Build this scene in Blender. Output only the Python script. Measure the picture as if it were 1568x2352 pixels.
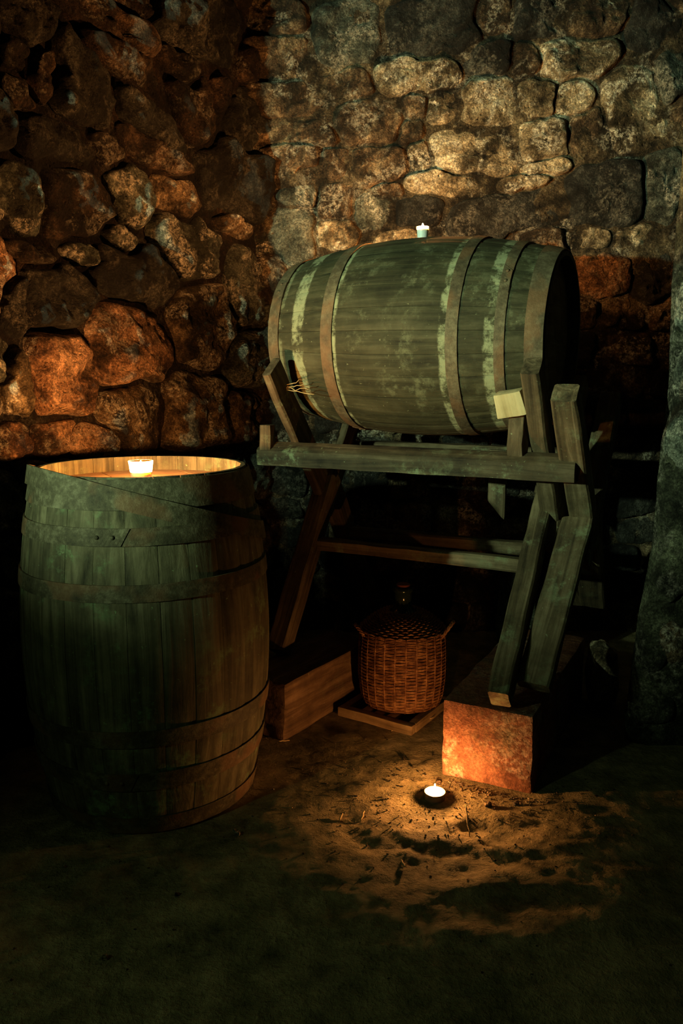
import bpy, bmesh, math, random
import numpy as np
from mathutils import Vector, Matrix, noise as N

for o in list(bpy.data.objects): bpy.data.objects.remove(o)
scene = bpy.context.scene
C = scene.collection
random.seed(7)

# ------------------------------------------------------------------ camera, world, light, exposure
CAM_H, PITCH, FPX = 1.19, 0.1664, 1800.0
cam = bpy.data.cameras.new('camera'); cam.sensor_fit = 'VERTICAL'; cam.sensor_height = 36.0
cam.lens = 36.0 * FPX / 2352.0; cam.clip_start = 0.05
camo = bpy.data.objects.new('camera', cam); C.objects.link(camo)
camo.location = (0, 0, CAM_H); camo.rotation_euler = (math.pi / 2 - PITCH, 0, 0)
scene.camera = camo

world = bpy.data.worlds.new('cellar_dark'); scene.world = world; world.use_nodes = True
world.node_tree.nodes['Background'].inputs[0].default_value = (0.35, 0.55, 0.4, 1)
world.node_tree.nodes['Background'].inputs[1].default_value = 0.005

def spot(name, loc, target, power, col, angle, blend, radius):
    l = bpy.data.lights.new(name, 'SPOT'); l.energy = power; l.color = col
    l.spot_size = math.radians(angle); l.spot_blend = blend; l.shadow_soft_size = radius
    o = bpy.data.objects.new(name, l); C.objects.link(o); o.location = loc
    o.rotation_euler = (Vector(target) - Vector(loc)).to_track_quat('-Z', 'Y').to_euler()
    return o
# greenish hand lamp to the left of the photographer
KEY = spot('cellar_lamp', (-2.3, 0.0, 1.47), (1.2, 3.5, 2.45), 860, (0.74, 1.0, 0.58), 65, 1.0, 0.03)
# dim green fill spot, added off to the left to brighten the floor
FILL = spot('floor_fill_light', (-2.2, -0.1, 1.8), (0.95, 1.8, 0.0), 22, (0.66, 1.0, 0.45), 60, 1.0, 0.04)

scene.view_settings.view_transform = 'Standard'; scene.view_settings.look = 'None'
scene.view_settings.exposure = 0.0; scene.view_settings.gamma = 1.0
scene.view_settings.use_curve_mapping = False

# ------------------------------------------------------------------ photo geometry helpers (rays into the place)
cp, sp = math.cos(PITCH), math.sin(PITCH)
def ray(x, y):
    a = (x - 784) / FPX; b = (1176 - y) / FPX
    return Vector((a, cp + b * sp, -sp + b * cp))
EYE = Vector((0, 0, CAM_H))
def at_z(x, y, z): r = ray(x, y); return EYE + r * ((z - CAM_H) / r.z)
def at_y(x, y, Y): r = ray(x, y); return EYE + r * (Y / r.y)
def at_plane(x, y, P, n): r = ray(x, y); return EYE + r * ((Vector(P) - EYE).dot(n) / r.dot(n))

# ------------------------------------------------------------------ object helpers
def mesh(name, verts, faces, smooth=True):
    m = bpy.data.meshes.new(name); m.from_pydata([tuple(v) for v in verts], [], faces); m.update()
    if smooth: m.polygons.foreach_set('use_smooth', [True] * len(m.polygons))
    return m
def fix_normals(m):
    bm = bmesh.new(); bm.from_mesh(m); bmesh.ops.recalc_face_normals(bm, faces=bm.faces); bm.to_mesh(m); bm.free()
def link(name, m, mat, parent=None, mtx=None):
    o = bpy.data.objects.new(name, m); C.objects.link(o)
    if mat is not None and m is not None and not m.materials: m.materials.append(mat)
    if parent: o.parent = parent
    if mtx is not None: o.matrix_basis = mtx
    return o
def tag(o, label=None, cat=None, group=None, kind=None):
    if label: o['label'] = label
    if cat: o['category'] = cat
    if group: o['group'] = group
    if kind: o['kind'] = kind
    return o
def empty(name, loc, rot=None, label=None, cat=None, group=None):
    o = bpy.data.objects.new(name, None); C.objects.link(o); o.location = loc; o.empty_display_size = 0.1
    if rot is not None: o.rotation_euler = rot
    return tag(o, label, cat, group)
def sharp(m, ang=40):
    try: m.set_sharp_from_angle(angle=math.radians(ang))
    except Exception: pass
def lathe(prof, n=40, close=True):
    V = []; F = []
    for r, z in prof:
        for k in range(n):
            a = 2 * math.pi * k / n; V.append((r * math.cos(a), r * math.sin(a), z))
    for i in range(len(prof) - 1):
        for k in range(n):
            F.append((i * n + k, i * n + (k + 1) % n, (i + 1) * n + (k + 1) % n, (i + 1) * n + k))
    if close:
        F.append(tuple(range(n))[::-1]); F.append(tuple((len(prof) - 1) * n + k for k in range(n)))
    return V, F
def tube(pts, radii, n=7, closed=False):
    pts = [Vector(p) for p in pts]; V = []; F = []; L = len(pts)
    if not hasattr(radii, '__len__'): radii = [radii] * L
    up = Vector((0.13, 0.31, 0.94))
    for i, p in enumerate(pts):
        t = (pts[(i + 1) % L] - pts[i - 1]) if closed else (pts[min(i + 1, L - 1)] - pts[max(i - 1, 0)])
        t.normalize(); a = t.cross(up)
        if a.length < 1e-3: a = t.cross(Vector((1, 0, 0)))
        a.normalize(); b = t.cross(a)
        for k in range(n):
            q = 2 * math.pi * k / n; V.append(p + (a * math.cos(q) + b * math.sin(q)) * radii[i])
    for i in range(L if closed else L - 1):
        j = (i + 1) % L
        for k in range(n): F.append((i * n + k, i * n + (k + 1) % n, j * n + (k + 1) % n, j * n + k))
    if not closed:
        F.append(tuple(range(n))[::-1]); F.append(tuple((L - 1) * n + k for k in range(n)))
    return V, F
def fbm(p, scale, octv=4, seed=0.0):
    q = Vector(p) * scale + Vector((seed, seed * 1.7, -seed))
    return N.fractal(q, 0.9, 2.1, octv)

# ------------------------------------------------------------------ materials
def nodes(name):
    m = bpy.data.materials.new(name); m.use_nodes = True
    nt = m.node_tree; b = nt.nodes['Principled BSDF']
    b.inputs['Roughness'].default_value = 0.85; b.inputs['Specular IOR Level'].default_value = 0.25
    return m, nt, b
class G:
    """small wrapper for building node graphs"""
    def __init__(s, nt): s.nt = nt
    def new(s, t, **k):
        n = s.nt.nodes.new(t)
        for a, v in k.items(): setattr(n, a, v)
        return n
    def put(s, sock, v):
        if hasattr(v, 'is_linked') or hasattr(v, 'links'): s.nt.links.new(v, sock)
        else: sock.default_value = v
    def math(s, op, a, b=0.0, c=0.0, clamp=False):
        n = s.new('ShaderNodeMath', operation=op, use_clamp=clamp)
        s.put(n.inputs[0], a); s.put(n.inputs[1], b); s.put(n.inputs[2], c); return n.outputs[0]
    def noise(s, vec, scale, detail=5, rough=0.6, dist=0.0):
        n = s.new('ShaderNodeTexNoise'); s.put(n.inputs['Vector'], vec)
        n.inputs['Scale'].default_value = scale; n.inputs['Detail'].default_value = detail
        n.inputs['Roughness'].default_value = rough; n.inputs['Distortion'].default_value = dist
        return n.outputs['Fac']
    def voro(s, vec, scale, feature='F1'):
        n = s.new('ShaderNodeTexVoronoi', feature=feature); s.put(n.inputs['Vector'], vec)
        n.inputs['Scale'].default_value = scale; return n.outputs['Distance']
    def rng(s, v, a, b, c=0.0, d=1.0):
        n = s.new('ShaderNodeMapRange', interpolation_type='SMOOTHSTEP'); s.put(n.inputs[0], v)
        n.inputs[1].default_value = a; n.inputs[2].default_value = b
        n.inputs[3].default_value = c; n.inputs[4].default_value = d; return n.outputs[0]
    def ramp(s, v, stops):
        n = s.new('ShaderNodeValToRGB'); s.put(n.inputs[0], v); e = n.color_ramp.elements
        while len(e) < len(stops): e.new(0.5)
        for el, (p, c) in zip(e, stops): el.position = p; el.color = (*c, 1)
        return n.outputs[0]
    def mix(s, f, a, b, mode='MIX'):
        n = s.new('ShaderNodeMix', data_type='RGBA', blend_type=mode)
        s.put(n.inputs[0], f)
        for sk, v in ((n.inputs[6], a), (n.inputs[7], b)):
            s.put(sk, (*v, 1) if isinstance(v, tuple) and len(v) == 3 else v)
        return n.outputs[2]
    def bump(s, h, strength, dist, normal=None):
        n = s.new('ShaderNodeBump'); n.inputs['Strength'].default_value = strength
        n.inputs['Distance'].default_value = dist; s.put(n.inputs['Height'], h)
        if normal is not None: s.put(n.inputs['Normal'], normal)
        return n.outputs[0]
    def mapping(s, v, scale):
        n = s.new('ShaderNodeMapping'); s.put(n.inputs[0], v); n.inputs['Scale'].default_value = scale
        return n.outputs[0]
def coords(g, kind='pos', ob=None):
    if kind == 'pos': return g.new('ShaderNodeNewGeometry').outputs['Position']
    n = g.new('ShaderNodeTexCoord')
    if ob is not None: n.object = ob
    return n.outputs['Object']

def stone_mat(name, dark, base, light, salt=0.5, pits=0.6, rnd=0.35, bump=1.0, moss=0.0, grit=0.9, soot=0.85):
    m, nt, b = nodes(name); g = G(nt); P = coords(g)
    big = g.noise(P, 5.5, 4, 0.6, 0.4); mid = g.noise(P, 21, 7, 0.72, 0.3); fine = g.noise(P, 95, 5, 0.7)
    v = g.math('ADD', g.math('MULTIPLY', big, 0.55), g.math('MULTIPLY', mid, 0.45))
    col = g.ramp(v, [(0.42, dark), (0.515, base), (0.60, light)])
    # crusty salt bloom with a shape of its own
    so = g.rng(g.math('ADD', g.math('MULTIPLY', g.noise(P, 4.2, 5, 0.62, 0.6), 0.7), g.math('MULTIPLY', g.noise(P, 17, 6, 0.75), 0.3)), 0.42, 0.555)
    col = g.mix(soot, col, g.ramp(so, [(0.0, (0.10, 0.095, 0.08)), (1.0, (1.4, 1.4, 1.4))]), 'MULTIPLY')
    sm = g.math('MULTIPLY', g.rng(g.noise(P, 6.3, 4, 0.65, 0.5), 0.5, 0.59), g.rng(g.noise(P, 60, 5, 0.8), 0.44, 0.56))
    col = g.mix(g.math('MULTIPLY', sm, salt), col, (0.9, 0.85, 0.7))
    sp_ = g.rng(g.noise(P, 160, 2, 0.5), 0.68, 0.76)
    col = g.mix(g.math('MULTIPLY', sp_, 0.6 * salt), col, (0.7, 0.68, 0.58))
    if moss > 0:
        col = g.mix(g.math('MULTIPLY', g.rng(g.noise(P, 9, 5, 0.7), 0.5, 0.68), moss), col, (0.09, 0.13, 0.06))
    gr = g.math('MULTIPLY', g.noise(P, 48, 6, 0.8), g.noise(P, 130, 3, 0.7))
    col = g.mix(grit, col, g.ramp(gr, [(0.14, (0.12,) * 3), (0.25, (0.8,) * 3), (0.36, (1.7,) * 3)]), 'MULTIPLY')
    pt = g.rng(g.voro(P, 42), 0.05, 0.3)
    pm = g.rng(g.noise(P, 12, 3), 0.45, 0.62)
    hole = g.math('MULTIPLY', g.math('SUBTRACT', 1.0, pt), g.math('MULTIPLY', pm, pits))
    rn = g.new('ShaderNodeObjectInfo').outputs['Random']
    col = g.mix(1.0, col, g.ramp(rn, [(0.0, (1 - rnd,) * 3), (1.0, (1 + rnd * .6,) * 3)]), 'MULTIPLY')
    nt.links.new(col, b.inputs['Base Color'])
    h = g.math('ADD', g.math('MULTIPLY', mid, 1.3), g.math('MULTIPLY', fine, 0.5))
    h = g.math('SUBTRACT', h, g.math('MULTIPLY', hole, 0.55))
    nt.links.new(g.bump(h, 1.0 * bump, 0.042), b.inputs['Normal'])
    b.inputs['Roughness'].default_value = 0.8
    return m
M = {}
M['dark'] = stone_mat('stone_dark_basalt', (0.010, 0.011, 0.011), (0.03, 0.032, 0.029), (0.075, 0.076, 0.066), 0.12, 0.4)
M['grey'] = stone_mat('stone_grey_green', (0.05, 0.06, 0.05), (0.12, 0.135, 0.11), (0.24, 0.25, 0.2), 0.5, 0.6)
M['brown'] = stone_mat('stone_brown', (0.03, 0.021, 0.013), (0.125, 0.085, 0.05), (0.36, 0.27, 0.165), 0.45, 0.8)
M['pale'] = stone_mat('stone_pale_sand', (0.10, 0.075, 0.042), (0.38, 0.30, 0.185), (0.82, 0.73, 0.54), 1.0, 0.9)
M['red'] = stone_mat('stone_rusty', (0.07, 0.035, 0.022), (0.34, 0.19, 0.105), (0.68, 0.44, 0.27), 0.35, 0.7)
M['umber'] = stone_mat('stone_dark_umber', (0.010, 0.006, 0.004), (0.035, 0.021, 0.013), (0.13, 0.082, 0.052), 0.22, 0.7)  # dark brown standing in for weaker candle light on the upper left wall
M['mortar'] = stone_mat('lime_mortar', (0.03, 0.023, 0.014), (0.16, 0.12, 0.07), (0.42, 0.34, 0.21), 0.7, 1.0, 0, 1.4)
M['mortar_dark'] = stone_mat('earth_mortar', (0.008, 0.005, 0.003), (0.032, 0.017, 0.01), (0.09, 0.05, 0.03), 0.1, 1.0, 0, 1.4)
M['pier'] = stone_mat('plastered_stone', (0.03, 0.035, 0.022), (0.11, 0.12, 0.075), (0.27, 0.29, 0.19), 0.5, 0.7, 0.25, 1.4)
M['block'] = stone_mat('sandstone_block', (0.09, 0.03, 0.016), (0.19, 0.075, 0.04), (0.28, 0.13, 0.075), 0.2, 0.35, 0, 0.5, 0.3, 0.5, 0.15)

def floor_mat():
    m, nt, b = nodes('trodden_earth'); g = G(nt); P = coords(g)
    big = g.noise(P, 2.4, 5, 0.65, 0.5); mid = g.noise(P, 14, 7, 0.7, 0.2); fine = g.noise(P, 110, 4, 0.7)
    v = g.math('ADD', g.math('MULTIPLY', big, 0.45), g.math('MULTIPLY', mid, 0.55))
    col = g.ramp(v, [(0.36, (0.08, 0.075, 0.036)), (0.5, (0.28, 0.235, 0.122)), (0.62, (0.54, 0.43, 0.24))])
    sp_ = g.rng(g.noise(P, 60, 3, 0.6), 0.66, 0.72)
    col = g.mix(g.math('MULTIPLY', sp_, 0.5), col, (0.4, 0.36, 0.2))
    nt.links.new(col, b.inputs['Base Color'])
    h = g.math('ADD', mid, g.math('MULTIPLY', fine, 0.35))
    nt.links.new(g.bump(h, 1.0, 0.032), b.inputs['Normal']); b.inputs['Roughness'].default_value = 0.95
    return m
M['floor'] = floor_mat()

def wood_mat(name, dark, base, light, ob=None, mold=0.4, moldcol=(0.2, 0.24, 0.15), bands=(), rnd=0.25, rough=0.8, bump=0.5, axis='z'):
    m, nt, b = nodes(name); g = G(nt); P = coords(g, 'obj', ob); W = coords(g)
    sc = {'z': (34, 34, 1.6), 'x': (1.6, 34, 34), 'y': (34, 1.6, 34)}[axis]
    rn = g.new('ShaderNodeObjectInfo').outputs['Random']
    off = g.new('ShaderNodeVectorMath', operation='ADD'); g.put(off.inputs[0], g.mapping(P, sc))
    cx = g.new('ShaderNodeCombineXYZ'); g.put(cx.inputs[0], g.math('MULTIPLY', rn, 37.0)); g.put(cx.inputs[2], g.math('MULTIPLY', rn, 9.0))
    g.put(off.inputs[1], cx.outputs[0])
    grain = g.noise(off.outputs[0], 1.0, 6, 0.65, 0.6)
    cloud = g.noise(W, 7, 5, 0.65, 0.3)
    v = g.math('ADD', g.math('MULTIPLY', grain, 0.6), g.math('MULTIPLY', cloud, 0.4))
    col = g.ramp(v, [(0.36, dark), (0.5, base), (0.64, light)])
    col = g.mix(1.0, col, g.ramp(rn, [(0.0, (1 - rnd,) * 3), (1.0, (1 + rnd * .7,) * 3)]), 'MULTIPLY')
    mo = g.math('MULTIPLY', g.rng(g.noise(W, 13, 7, 0.75), 0.5, 0.68), g.rng(g.noise(W, 3.4, 3, 0.6), 0.44, 0.62))
    col = g.mix(g.math('MULTIPLY', mo, mold), col, moldcol)
    fl = g.rng(g.noise(W, 75, 3, 0.6), 0.68, 0.74)
    col = g.mix(g.math('MULTIPLY', fl, 0.45), col, tuple(min(1, c * 1.8) for c in moldcol))
    for (z0, z1, amt, edge) in bands:                     # mineral crust that ran along the hoops
        sx = g.new('ShaderNodeSeparateXYZ'); g.put(sx.inputs[0], P)
        zz = g.math('ADD', sx.outputs[2], g.math('MULTIPLY', g.math('SUBTRACT', g.noise(W, 20, 5, 0.7), 0.5), edge))
        k = g.math('MULTIPLY', g.rng(zz, z0 - 0.004, z0 + 0.004), g.rng(zz, z1 - 0.004, z1 + 0.004, 1.0, 0.0))
        k = g.math('MULTIPLY', k, g.rng(g.noise(W, 12, 6, 0.75), 0.4, 0.56))
        col = g.mix(g.math('MULTIPLY', k, amt), col, (0.24, 0.26, 0.16))
    nt.links.new(col, b.inputs['Base Color'])
    h = g.math('ADD', grain, g.math('MULTIPLY', g.noise(W, 60, 4, 0.7), 0.3))
    nt.links.new(g.bump(h, bump, 0.006), b.inputs['Normal']); b.inputs['Roughness'].default_value = rough
    return m
M['rack'] = wood_mat('rack_weathered_oak', (0.018, 0.013, 0.008), (0.078, 0.058, 0.032), (0.18, 0.14, 0.085), None, 0.95, (0.17, 0.2, 0.115), rnd=0.35, bump=0.8)
M['sleeper'] = wood_mat('old_sleeper_wood', (0.04, 0.022, 0.012), (0.14, 0.085, 0.045), (0.30, 0.195, 0.11), None, 0.3, axis='y', bump=1.0)
M['fresh'] = wood_mat('fresh_sawn_pine', (0.28, 0.22, 0.11), (0.40, 0.33, 0.185), (0.5, 0.43, 0.26), None, 0.3, (0.35, 0.3, 0.18), rnd=0.0)
M['pallet'] = wood_mat('pallet_softwood', (0.10, 0.065, 0.03), (0.26, 0.18, 0.09), (0.42, 0.3, 0.16), None, 0.2, axis='x')
M['twig'] = wood_mat('dry_straw', (0.3, 0.2, 0.09), (0.45, 0.33, 0.16), (0.6, 0.45, 0.24), None, 0.0)

def rust_mat(name, dark, base, light, bump=0.5):
    m, nt, b = nodes(name); g = G(nt); P = coords(g)
    v = g.math('ADD', g.math('MULTIPLY', g.noise(P, 9, 5, 0.65), 0.5), g.math('MULTIPLY', g.noise(P, 55, 6, 0.75), 0.5))
    col = g.ramp(v, [(0.36, dark), (0.5, base), (0.63, light)])
    k = g.math('MULTIPLY', g.rng(g.noise(P, 6, 3), 0.5, 0.62), 0.45)
    col = g.mix(k, col, (0.19, 0.095, 0.045))
    nt.links.new(col, b.inputs['Base Color']); b.inputs['Roughness'].default_value = 0.7; b.inputs['Metallic'].default_value = 0.25
    nt.links.new(g.bump(g.noise(P, 120, 4, 0.7), bump, 0.003), b.inputs['Normal'])
    return m
M['hoop'] = rust_mat('rusted_hoop_iron', (0.035, 0.028, 0.018), (0.085, 0.068, 0.042), (0.16, 0.135, 0.085))
M['hoop_dark'] = rust_mat('dark_hoop_iron', (0.024, 0.022, 0.014), (0.068, 0.062, 0.035), (0.17, 0.16, 0.1))

def wicker_mat():
    m, nt, b = nodes('willow_wicker'); g = G(nt); P = coords(g)
    col = g.ramp(g.noise(P, 40, 4, 0.7), [(0.3, (0.05, 0.018, 0.008)), (0.5, (0.19, 0.085, 0.036)), (0.7, (0.42, 0.23, 0.1))])
    nt.links.new(col, b.inputs['Base Color']); b.inputs['Roughness'].default_value = 0.6
    return m
M['wicker'] = wicker_mat()
def plain(name, col, rough=0.5, **k):
    m, nt, b = nodes(name); g = G(nt); P = coords(g)
    c = g.mix(g.noise(P, 60, 3, 0.6), tuple(x * .85 for x in col), tuple(min(1, x * 1.1) for x in col))
    nt.links.new(c, b.inputs['Base Color']); b.inputs['Roughness'].default_value = rough
    for n, v in k.items(): b.inputs[n.replace('_', ' ')].default_value = v
    return m
M['wax'] = plain('candle_wax', (0.86, 0.80, 0.68), 0.4, Subsurface_Weight=0.8, Subsurface_Scale=1.0, Subsurface_Radius=(0.02, 0.012, 0.006))
M['wick'] = plain('burnt_wick', (0.02, 0.015, 0.012), 0.9)
M['tin'] = plain('grey_candle_cup', (0.16, 0.13, 0.11), 0.5)
M['cup_white'] = plain('white_candle_cup', (0.8, 0.78, 0.72), 0.4)
M['bottle'] = plain('dark_green_glass', (0.012, 0.022, 0.012), 0.12, Specular_IOR_Level=0.5)
M['cork'] = plain('red_wax_stopper', (0.22, 0.07, 0.04), 0.6)
def glass_mat():
    m, nt, b = nodes('clear_candle_glass'); g = G(nt); nt.nodes.remove(b)
    tr = g.new('ShaderNodeBsdfTransparent'); tr.inputs[0].default_value = (0.96, 0.95, 0.92, 1)
    gl = g.new('ShaderNodeBsdfGlossy'); gl.inputs['Roughness'].default_value = 0.05
    fr = g.new('ShaderNodeFresnel'); fr.inputs[0].default_value = 1.45
    mx = g.new('ShaderNodeMixShader'); nt.links.new(fr.outputs[0], mx.inputs[0])
    nt.links.new(tr.outputs[0], mx.inputs[1]); nt.links.new(gl.outputs[0], mx.inputs[2])
    nt.links.new(mx.outputs[0], nt.nodes['Material Output'].inputs[0]); return m
M['glass'] = glass_mat()
def frosted_mat():
    m, nt, b = nodes('milky_candle_glass'); g = G(nt); nt.nodes.remove(b)
    tr = g.new('ShaderNodeBsdfTransparent'); tr.inputs[0].default_value = (0.97, 0.95, 0.9, 1)
    tl = g.new('ShaderNodeBsdfTranslucent'); tl.inputs[0].default_value = (0.9, 0.86, 0.78, 1)
    mx = g.new('ShaderNodeMixShader'); g.put(mx.inputs[0], g.rng(g.noise(coords(g), 120, 2), 0.3, 0.7, 0.22, 0.34))
    nt.links.new(tr.outputs[0], mx.inputs[1]); nt.links.new(tl.outputs[0], mx.inputs[2])
    nt.links.new(mx.outputs[0], nt.nodes['Material Output'].inputs[0]); return m
M['frosted'] = frosted_mat()
def flame_mat(name, strength, col=(1.0, 0.40, 0.105)):
    m, nt, b = nodes(name); g = G(nt); nt.nodes.remove(b)
    e = g.new('ShaderNodeEmission'); e.inputs[0].default_value = (*col, 1); e.inputs[1].default_value = strength
    nt.links.new(e.outputs[0], nt.nodes['Material Output'].inputs[0]); return m

# ------------------------------------------------------------------ rubble walls
CORNER = Vector((-0.39, 3.65, 0))
E_BACK = Vector((1, 0, 0)); E_LEFT = Vector((0.4939, 0.8695, 0)).normalized(); UP = Vector((0, 0, 1))
def norm_of(e): return e.cross(UP)

def build_wall(name, origin, e, e0, e1, z0, z1, seeds_px, cell, mortar, relief, kinds, low, seed, gap, mortar_amp, cap=1.5, crag=1.0):
    rnd = random.Random(seed); n = norm_of(e)
    S = []
    for (cx, cy, w, h, rot, kind) in seeds_px:
        c = at_plane(cx, cy, origin, n) - origin
        a = at_plane(cx - w / 2, cy, origin, n) - origin; b = at_plane(cx + w / 2, cy, origin, n) - origin
        t = at_plane(cx, cy - h / 2, origin, n) - origin; d = at_plane(cx, cy + h / 2, origin, n) - origin
        S.append((c.dot(e), c.z, (b.dot(e) - a.dot(e)) / 2, (t.z - d.z) / 2, -math.radians(rot), kind))
    def dist(s, x, z):
        dx, dz = x - s[0], z - s[1]; c, q = math.cos(s[4]), math.sin(s[4])
        u = abs(dx * c + dz * q) / s[2]; v = abs(-dx * q + dz * c) / s[3]
        return (u ** 2.7 + v ** 2.7) ** (1 / 2.7)
    manual = list(S)
    zz = z0; row = 0
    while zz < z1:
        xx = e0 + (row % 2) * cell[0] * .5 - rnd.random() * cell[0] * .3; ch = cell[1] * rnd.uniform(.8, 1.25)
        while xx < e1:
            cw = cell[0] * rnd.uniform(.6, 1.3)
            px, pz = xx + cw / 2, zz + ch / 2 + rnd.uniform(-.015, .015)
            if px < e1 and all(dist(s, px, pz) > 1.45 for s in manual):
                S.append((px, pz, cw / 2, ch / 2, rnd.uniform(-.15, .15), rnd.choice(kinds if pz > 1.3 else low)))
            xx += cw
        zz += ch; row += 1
    A = np.array([s[:5] for s in S])
    co, si = np.cos(A[:, 4]), np.sin(A[:, 4])
    def alld(x, z):
        dx, dz = x - A[:, 0], z - A[:, 1]
        u = np.abs(dx * co + dz * si) / A[:, 2]; v = np.abs(-dx * si + dz * co) / A[:, 3]
        return (u ** 2.7 + v ** 2.7) ** (1 / 2.7)
    # the bedding of earth and mortar between the stones
    nx = int((e1 - e0) / 0.022); nz = int((z1 - z0) / 0.022); V = []; F = []
    for j in range(nz + 1):
        for i in range(nx + 1):
            x = e0 + (e1 - e0) * i / nx; z = z0 + (z1 - z0) * j / nz
            p = origin + e * x + UP * z
            hh = mortar_amp * (fbm(p, 6, 3, seed) * .9 + fbm(p, 22, 3, seed + 3) * .5)
            V.append(p + n * hh)
    for j in range(nz):
        for i in range(nx):
            a = j * (nx + 1) + i; F.append((a, a + 1, a + nx + 2, a + nx + 1))
    # give the wall a back so that it is a slab
    k0 = len(V)
    for (x, z) in ((e0, z0), (e1, z0), (e1, z1), (e0, z1)): V.append(origin + e * x + UP * z - n * 0.25)
    F.append((k0, k0 + 3, k0 + 2, k0 + 1))
    wall = link(name, mesh(name, V, F), M[mortar]); tag(wall, kind='structure')
    cnt = 0
    for si_, s in enumerate(S):
        big = max(s[2], s[3]); NT = 54; K = 13
        rr = []
        for k in range(NT):
            th = 2 * math.pi * k / NT; dx, dz = math.cos(th), math.sin(th)
            r = 0.0; step = 0.007
            while r < big * 1.5:
                r += step; x = s[0] + dx * r; z = s[1] + dz * r
                wx = x + .022 * N.noise((x * 7, z * 7, seed)) + .008 * N.noise((x * 24, z * 24, seed + 5))
                wz = z + .022 * N.noise((x * 7 + 31, z * 7, seed)) + .008 * N.noise((x * 24, z * 24 + 17, seed + 5))
                D = alld(wx, wz); d = D[si_]; D[si_] = 9
                if d > cap or d > D.min(): break
            rr.append(max(0.012, r - step * .5 - gap))
        rr = [(rr[k - 1] + 2 * rr[k] + rr[(k + 1) % NT]) / 4 for k in range(NT)]
        H = rnd.uniform(*relief) * (0.7 + min(1.0, big / .14) * .5)
        tx, tz = rnd.uniform(-.22, .22), rnd.uniform(-.22, .22)
        V = []; F = []; off = seed + si_ * 3.7
        for q in range(K + 1):
            fr = (q / K) ** .8 if q else 0
            for k in range(NT):
                th = 2 * math.pi * k / NT; r = rr[k] * fr
                x, z = s[0] + r * math.cos(th), s[1] + r * math.sin(th)
                prof = (1 - fr ** 9) ** .55
                p = origin + e * x + UP * z
                hh = H * prof + (tx * (x - s[0]) + tz * (z - s[1])) * prof
                hh += (fbm((x, z, off), 8, 3) * .6 * H + fbm((x, z, off), 17, 3) * .011 + fbm((x, z, off), 46, 3) * .0065) * (0.3 + .7 * prof) - 0.03 * (1 - prof)
                hh -= crag * (abs(N.noise((x * 9 + off, z * 9, off))) * .030 + abs(N.noise((x * 21, z * 21 + off, off))) * .014 - .012) * prof
                V.append(p + n * hh)
                if q == 0: break
        for k in range(NT): F.append((0, 1 + k, 1 + (k + 1) % NT))
        for q in range(1, K):
            a = 1 + (q - 1) * NT; b = a + NT
            for k in range(NT): F.append((a + k, b + k, b + (k + 1) % NT, a + (k + 1) % NT))
        c3 = origin + e * s[0] + UP * s[1]
        me = mesh('stone', [v - c3 for v in V], F)
        link('stone', me, M[s[5]], wall, Matrix.Translation(c3)); cnt += 1
    return wall

LEFT = [  # candle falloff put into the kinds: stones darkened high up, lightened near the lid
 (55,45,110,130,0,'dark'),(230,45,180,90,5,'umber'),(390,60,115,125,0,'dark'),(30,125,65,95,0,'umber'),(88,165,55,135,15,'umber'),
 (180,200,150,165,20,'dark'),(282,160,190,90,25,'umber'),(405,150,100,75,30,'umber'),(35,228,85,105,0,'umber'),(345,285,150,100,25,'dark'),
 (447,265,92,165,-8,'umber'),(240,340,90,75,20,'umber'),(345,352,145,85,15,'umber'),(45,470,95,150,0,'grey'),(165,480,140,165,0,'umber'),
 (292,445,78,130,-10,'grey'),(390,450,92,115,5,'brown'),(515,410,130,180,-15,'dark'),(522,518,78,42,0,'brown'),(60,583,125,42,0,'umber'),
 (425,570,150,150,10,'grey'),(118,680,150,145,0,'dark'),(300,625,210,135,12,'dark'),(16,705,60,150,0,'dark'),(297,797,192,178,0,'red'),
 (128,850,150,200,0,'red'),(25,880,88,175,-5,'pale'),(462,745,140,190,-15,'brown'),(552,680,80,170,25,'grey'),(565,830,100,150,0,'grey'),
 (305,950,150,135,0,'brown'),(440,932,145,150,0,'brown'),(555,945,85,110,0,'brown'),(25,1005,75,90,0,'red'),(118,1002,105,85,0,'red'),(208,1010,110,72,0,'red'),
 (505,60,90,130,0,'dark'),(500,220,40,60,0,'umber'),(545,300,60,110,0,'dark'),(265,555,90,60,10,'grey'),(190,590,100,50,10,'grey'),
 (100,1110,150,110,0,'grey'),(20,1150,100,130,0,'grey'),(25,1290,90,120,0,'grey'),(590,1080,80,120,0,'grey'),(110,320,190,90,0,'dark'),  # last one is a dark stone standing in for a deep shaded hollow
]
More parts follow.
